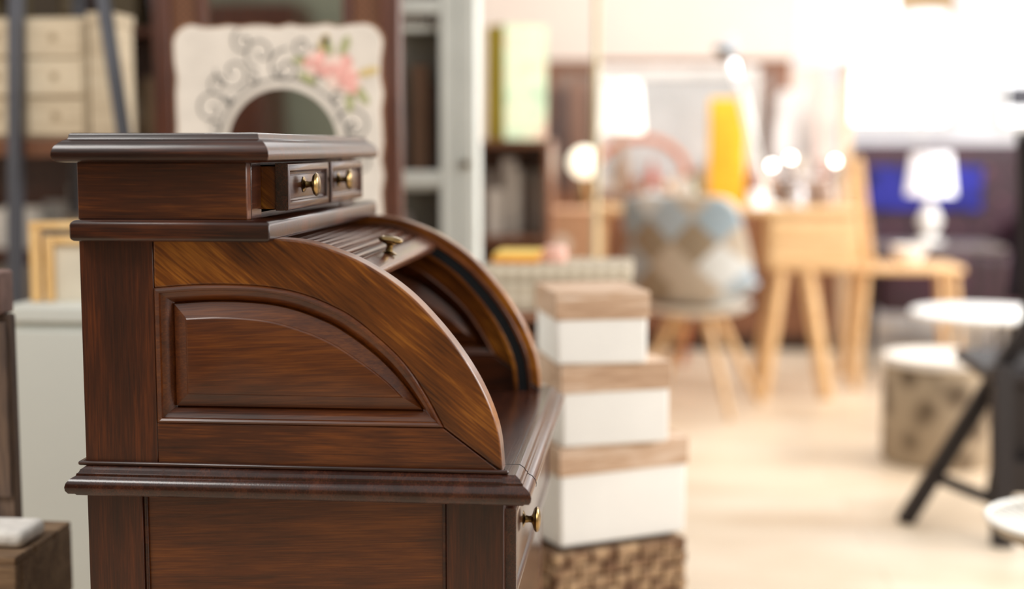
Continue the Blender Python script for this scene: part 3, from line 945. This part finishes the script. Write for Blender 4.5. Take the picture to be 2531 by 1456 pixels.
for i, (dx, dz) in enumerate(((-.12, .20), (-.035, .235), (.17, .22))):
    tube('arm_%d' % i, [(.70, 6.62, DT + .14), (.70 + dx * .6, 6.62, DT + .12), (.70 + dx, 6.62, DT + .16), (.70 + dx, 6.62, DT + dz - .02)], .006, chrome, g)
    n = 8
    lathe('glint_ball_%d' % i, [(.012 * math.sin(math.pi * k / n), .012 - .012 * math.cos(math.pi * k / n)) for k in range(n + 1)], bulb, g, (.70 + dx, 6.62, DT + dz - .02), 16)
g = group('pillar_candle')
lathe('candle', [(0, 0), (.035, 0), (.035, .07), (.03, .075), (0, .07)], plain('white_wax', (250, 248, 244), .5, emit=.4), g, (.50, 6.50, DT + .001), 24)
assort('desk_trinkets', -.05, .28, 6.60, 6.95, DT + .001, 9, 51, [(206, 200, 190), (180, 144, 110), (150, 160, 120), (196, 186, 180), (220, 220, 225)], .05, .14, .04, .08)
assort('silver_trinkets', .60, .94, 6.68, 6.98, DT + .001, 9, 52, [(196, 180, 170), (150, 112, 88), (176, 160, 150), (120, 100, 88), (210, 210, 215)], .06, .22, .04, .08)

# ------------------------------------------------------------------ patchwork shell chair
def patch_mat():
    m, nt, b = newmat('patchwork_fabric')
    N = nt.nodes.new; L = nt.links.new
    tc = N('ShaderNodeTexCoord'); mp0 = N('ShaderNodeMapping'); mp0.inputs['Rotation'].default_value = (0, math.radians(45), 0)
    mp = N('ShaderNodeMapping'); mp.inputs['Scale'].default_value = (7.2, 0, 7.2); mp.inputs['Location'].default_value = (.35, 0, 1.2)
    L(tc.outputs['Object'], mp0.inputs['Vector']); L(mp0.outputs['Vector'], mp.inputs['Vector'])
    fl = N('ShaderNodeVectorMath'); fl.operation = 'FLOOR'
    L(mp.outputs['Vector'], fl.inputs[0])
    wn = N('ShaderNodeTexWhiteNoise'); wn.noise_dimensions = '3D'
    L(fl.outputs[0], wn.inputs['Vector'])
    r = N('ShaderNodeValToRGB'); r.color_ramp.interpolation = 'CONSTANT'
    e = r.color_ramp.elements
    cols = [(166, 178, 186), (146, 130, 108), (208, 209, 206), (184, 170, 152), (150, 166, 176), (212, 210, 202)]
    e[0].position = 0; e[0].color = srgb(*cols[0]); e[1].position = 1 / 6; e[1].color = srgb(*cols[1])
    for i in range(2, 6):
        k = e.new(i / 6); k.color = srgb(*cols[i])
    L(wn.outputs['Value'], r.inputs['Fac']); L(r.outputs['Color'], b.inputs['Base Color'])
    b.inputs['Roughness'].default_value = .85
    return m
g = group('patchwork_shell_chair', (.205, 6.12, 0), math.radians(-22), 1.03)
ctr = resample([(.27, .475), (.19, .462), (.05, .445), (-.08, .45), (-.165, .49), (-.205, .60), (-.23, .74), (-.255, .88), (-.262, .925)], 22)
wid = resample([(0, .20), (.12, .245), (.3, .285), (.45, .30), (.6, .295), (.75, .28), (.88, .265), (.95, .255), (1, .235)], 22, True)
v = []; f = []
NU = 19
for i, (c, w) in enumerate(zip(ctr, wid)):
    t = i / 21
    backness = max(0, min(1, (t - .35) / .3))
    for j in range(NU):
        u = -1 + 2 * j / (NU - 1)
        lift = (.13 * max(0, 1 - abs(t - .42) * 1.3)) * abs(u) ** 2.5
        wrap = .14 * backness * (1 - .6 * max(0, (t - .6) / .4)) * abs(u) ** 2.4
        drop = -.03 * abs(u) ** 4 * max(0, (t - .85) / .15)
        v.append((u * w[1], c[0] + wrap, c[1] + lift * (1 - backness * .6) + drop))
for i in range(21):
    for j in range(NU - 1):
        f.append((i * NU + j, i * NU + j + 1, (i + 1) * NU + j + 1, (i + 1) * NU + j))
sh = meshobj('shell', v, f, patch_mat(), g, 0, True, 3)
md = sh.modifiers.new('solid', 'SOLIDIFY'); md.thickness = .025
md = sh.modifiers.new('sub', 'SUBSURF'); md.levels = 1; md.render_levels = 1
lathe('under_pan', [(0, .405), (.10, .405), (.20, .425), (.24, .455), (.2, .45), (0, .43)], plain('cream_pan', (228, 226, 220), .6), g, (0, .04, 0), 32)
for i, (sx, sy) in enumerate(((-1, -1), (1, -1), (-1, 1), (1, 1))):
    rod('leg_%d' % i, (sx * .07, .04 + sy * .07, .41), (sx * .23, .04 + sy * .20, 0), .022, .013, wood_oak, g)
rod('brace_1', (-.13, -.04, .26), (.13, .12, .26), .005, .005, black_metal, g)
rod('brace_2', (.13, -.04, .26), (-.13, .12, .26), .005, .005, black_metal, g)

# ------------------------------------------------------------------ oak chair
g = group('oak_chair')
ok = wood_oak
box('seat', .99, 1.50, 6.72, 7.10, .555, .59, ok, g, .015, 3)
beam('back_post_1', (1.06, 6.74, .59), (.99, 6.74, 1.10), .05, .035, ok, g)
beam('back_post_2', (1.06, 7.08, .59), (.99, 7.08, 1.10), .05, .035, ok, g)
beam('back_rail_1', (.995, 6.76, 1.05), (.995, 7.06, 1.05), .03, .07, ok, g)
beam('back_rail_2', (1.02, 6.76, .85), (1.02, 7.06, .85), .03, .05, ok, g)
for i, (x, y, dx, dy) in enumerate(((1.04, 6.76, -.04, -.04), (1.45, 6.76, .05, -.04), (1.04, 7.06, -.04, .04), (1.45, 7.06, .05, .04))):
    beam('leg_%d' % i, (x, y, .555), (x + dx, y + dy, 0), .035, .035, ok, g)

# ------------------------------------------------------------------ floor lamps
g = group('floor_lamp')
lx, ly = 1.02, 7.4
lathe('shade', [(.27, 1.575), (.235, 2.02), (.23, 2.02), (.265, 1.576), (.27, 1.575)], shade_off, g, (lx, ly, 0), 48)
post = wood('lamp_post', (206, 176, 140), (222, 196, 164), (234, 212, 184), 'Z')
beam('post', (lx + .01, ly, .03), (lx, ly, 1.62), .05, .05, post, g)
rod('stem', (lx, ly, 1.62), (lx, ly, 1.75), .01, .01, white_m, g)
lathe('base', [(0, 0), (.16, 0), (.16, .02), (.03, .03), (0, .03)], post, g, (lx + .01, ly, 0), 32)
lathe('bulb', [(.03 * math.sin(math.pi * k / 8), .03 - .03 * math.cos(math.pi * k / 8)) for k in range(9)], white_m, g, (lx, ly, 1.75), 16)
g = group('floor_lamp')
lx, ly = 1.68, 8.9
lathe('shade', [(.22, 1.62), (.15, 1.97), (.145, 1.97), (.215, 1.621), (.22, 1.62)], shade_m, g, (lx, ly, 0), 40)
rod('post', (lx, ly, .02), (lx, ly, 1.95), .014, .014, white_m, g)
lathe('base', [(0, 0), (.15, 0), (.15, .02), (.03, .03), (0, .03)], white_m, g, (lx, ly, 0), 32)
g = group('brass_floor_lamp')
pb = plain('pale_brass', (206, 194, 160), .5, .2)
lx, ly = -.19, 5.2
rod('post', (lx, ly, .03), (lx, ly, 2.06), .012, .012, pb, g)
lathe('base', [(0, 0), (.14, 0), (.14, .015), (.03, .03), (0, .03)], pb, g, (lx, ly, 0), 32)
lathe('shade', [(.2, 1.82), (.14, 2.08), (.135, 2.08), (.195, 1.821), (.2, 1.82)], shade_off, g, (lx, ly, 0), 40)

# ------------------------------------------------------------------ sofa, table, lamp, round tables
g = group('tufted_sofa')
leather = plain('oxblood_leather', (54, 20, 36), .5, var=.4, scale=10)
box('back', 1.17, 2.25, 8.45, 8.72, .30, 1.17, leather, g, .06, 4)
box('seat', 1.30, 2.12, 7.95, 8.44, .22, .56, leather, g, .05, 4)
box('arm_l', 1.14, 1.295, 7.93, 8.44, .1, .76, leather, g, .06, 4)
box('arm_r', 2.125, 2.28, 7.93, 8.44, .1, .76, leather, g, .06, 4)
bl = plain('button_leather', (120, 80, 90), .3)
for i in range(6):
    for k in range(3):
        lathe('button', [(0, 0), (.018, 0), (.012, .008), (0, .01)], bl, g, (1.27 + i * .18 + (k % 2) * .08, 8.448, .68 + k * .17), 12, (0, -1, 0))
for x in (1.2, 2.2):
    for y in (8.0, 8.65):
        rod('foot', (x, y, 0), (x, y, .11 if y < 8.2 else .31), .025, .03, wood_black, g)
box('blue_throw_front', 1.30, 1.96, 8.42, 8.449, .78, 1.04, plain('deep_blue', (34, 36, 130), .8, var=.6, scale=9), g, .012, 3)
g = group('dark_side_table')
dt = plain('dark_top', (90, 80, 78), .4)
box('top', 1.12, 1.80, 7.18, 7.66, .625, .655, dt, g, .006)
for x in (1.15, 1.77):
    for y in (7.21, 7.63):
        beam('leg', (x, y, 0), (x, y, .625), .03, .03, wood_black, g)
table_lamp('table_lamp', 1.46, 7.4, .656, .905, 1.12, .125, .10, shade_m, white_m, .075)

def round_table(name, x, y, z, r, top_m, leg_m, rot=0.3):
    g = group(name)
    lathe('top', [(0, z - .02), (r - .01, z - .02), (r, z - .012), (r, z - .004), (r - .008, z), (0, z)], top_m, g, (x, y, 0), 56)
    for k in range(3):
        a = rot + k * 2 * math.pi / 3
        rod('leg_%d' % k, (x + r * .45 * math.cos(a), y + r * .45 * math.sin(a), z - .02), (x + r * .85 * math.cos(a), y + r * .85 * math.sin(a), 0), .010, .008, leg_m, g)
round_table('round_side_table', 1.36, 5.74, .495, .29, white_m, plain('grey_leg', (190, 186, 180), .4), 1.6)
round_table('black_side_table', 1.95, 6.4, .60, .28, black_metal, black_metal)
def stump_mat():
    m, nt, b = newmat('patterned_pouf')
    N = nt.nodes.new; L = nt.links.new
    tc = N('ShaderNodeTexCoord'); vo = N('ShaderNodeTexVoronoi'); vo.inputs['Scale'].default_value = 9
    L(tc.outputs['Object'], vo.inputs['Vector'])
    r = N('ShaderNodeValToRGB'); e = r.color_ramp.elements
    e[0].position = .25; e[0].color = srgb(104, 88, 70); e[1].position = .55; e[1].color = srgb(170, 152, 128)
    L(vo.outputs['Distance'], r.inputs['Fac']); L(r.outputs['Color'], b.inputs['Base Color'])
    b.inputs['Roughness'].default_value = .9
    return m
g = group('patterned_stool')
lathe('drum', [(0, 0), (.20, 0), (.208, .02), (.208, .34), (.20, .36), (0, .36)], stump_mat(), g, (1.085, 5.2, 0), 48)
lathe('top', [(0, .361), (.206, .361), (.214, .372), (.206, .392), (0, .395)], plain('stool_top', (226, 216, 204), .7), g, (1.085, 5.2, 0), 48)
g = group('white_bowl')
lathe('bowl', [(0, 0), (.04, 0), (.075, .05), (.085, .085), (.08, .085), (.05, .03), (0, .015)], white_m, g, (1.27, 6.9, .5905), 28)

g = group('folding_chair')
wk = wood_black
beam('leg_1', (.80, 4.30, 0), (1.22, 4.24, .78), .055, .05, wk, g)
beam('leg_2', (1.035, 4.06, 0), (1.03, 4.12, .52), .055, .05, wk, g)
beam('leg_3', (1.42, 4.08, 0), (1.40, 4.14, .52), .045, .04, wk, g)
beam('leg_4', (1.62, 4.62, 0), (1.42, 4.58, .52), .04, .035, wk, g)
beam('leg_5', (1.15, 4.66, 0), (1.20, 4.60, .52), .04, .035, wk, g)
beam('stretcher_1', (.885, 4.27, .15), (1.035, 4.10, .12), .03, .03, wk, g)
beam('stretcher_2', (1.03, 4.08, .20), (1.42, 4.10, .20), .03, .10, wk, g)
box('seat', 1.0, 1.45, 4.10, 4.62, .46, .50, wk, g, .012)
box('apron', 1.03, 1.40, 4.13, 4.16, .22, .46, wk, g, .006)
cloth = plain('aubergine_cloth', (38, 28, 40), .9)
beam('back_post_1', (1.24, 4.60, .5), (1.20, 4.64, 1.20), .04, .035, wk, g)
beam('back_post_2', (1.44, 4.20, .5), (1.58, 4.22, 1.20), .04, .035, wk, g)
v = []; f = []
for i in range(9):
    for j in range(9):
        t = i / 8; s = j / 8
        x = 1.175 + .02 * s + .38 * t + .015 * math.sin(s * 3); y = 4.66 - .42 * t + .04 * math.sin(t * math.pi); z = .66 + .52 * s
        v.append((x, y, z))
for i in range(8):
    for j in range(8):
        f.append((i * 9 + j, (i + 1) * 9 + j, (i + 1) * 9 + j + 1, i * 9 + j + 1))
o = meshobj('back_cloth', v, f, cloth, g, 0, True, 3)
md = o.modifiers.new('s', 'SOLIDIFY'); md.thickness = .02

g = group('wire_tray_table')
wx, wy, wz, wr = .915, 2.98, .345, .185
wire = plain('white_wire', (236, 234, 228), .5)
tube('rim', [(wx + wr * math.cos(a * math.pi / 16), wy + wr * math.sin(a * math.pi / 16), wz + .02) for a in range(32)], .006, wire, g, True)
lathe('tray', [(0, wz - .03), (wr * .7, wz - .028), (wr * .9, wz - .01), (wr, wz + .018), (wr * .88, wz - .004), (wr * .7, wz - .022), (0, wz - .025)], plain('tray_taupe', (150, 140, 126), .7), g, (wx, wy, 0), 48)  # tray below the wires, plain darker beige
for k in range(40):
    a = k * math.pi / 20
    rod('spoke_%d' % k, (wx + wr * .25 * math.cos(a), wy + wr * .25 * math.sin(a), wz - .018), (wx + wr * .97 * math.cos(a), wy + wr * .97 * math.sin(a), wz + .018), .0045, .0045, wire, g, 6)
for q in (.5, .75):
    tube('ring_%g' % q, [(wx + wr * q * math.cos(a * math.pi / 16), wy + wr * q * math.sin(a * math.pi / 16), wz - .012 + .02 * (q - .4)) for a in range(32)], .004, wire, g, True)
rod('stem', (wx + .02, wy, 0.01), (wx + .02, wy, wz - .03), .012, .012, wire, g)
lathe('foot', [(0, 0), (.08, 0), (.08, .01), (0, .012)], wire, g, (wx + .02, wy, 0), 28)

# ------------------------------------------------------------------ lights
def area(name, loc, target, sx, sy, power, col=(1, 1, 1)):
    l = bpy.data.lights.new(name, 'AREA')
    l.shape = 'RECTANGLE'; l.size = sx; l.size_y = sy; l.energy = power; l.color = col
    o = bpy.data.objects.new(name, l)
    COL.objects.link(o)
    o.location = loc
    o.rotation_euler = (Vector(target) - Vector(loc)).to_track_quat('-Z', 'Y').to_euler()
    return o
area('window_light_right', (3.4, 5.2, 2.1), (0, 5.4, .6), 3.0, 1.6, 230, (1, .985, .96))
area('window_light_front', (2.8, 1.4, 2.0), (-.2, 2.2, .9), 1.8, 1.2, 72, (1, .98, .95))
area('fill_light_left', (-1.7, .9, 2.7), (-1.0, 3.3, .9), .9, .7, 32, (1, .97, .93))  # added soft fill for the left side, no lamp stands there
area('fill_light_overhead', (.8, 7.0, 2.9), (.8, 7.2, 0), 3.0, 2.5, 85, (1, .98, .96))  # unseen overhead fill, added to brighten the rear of the room

w = bpy.data.worlds.new('world')
bpy.context.scene.world = w
w.use_nodes = True
bg = w.node_tree.nodes['Background']
bg.inputs['Color'].default_value = (1.0, .97, .93, 1)
bg.inputs['Strength'].default_value = .8

# ------------------------------------------------------------------ camera
cam = bpy.data.cameras.new('camera')
co = bpy.data.objects.new('camera', cam)
COL.objects.link(co)
co.location = (0, 0, 1.15)
co.rotation_euler = (math.radians(90 - 6.02), 0, math.radians(5.52))
cam.sensor_width = 36
cam.lens = 49.0
cam.clip_start = .05
cam.dof.use_dof = True
cam.dof.focus_distance = 1.93
cam.dof.aperture_fstop = 1.28
bpy.context.scene.camera = co
bpy.context.scene.view_settings.view_transform = 'Standard'
bpy.context.scene.view_settings.look = 'None'
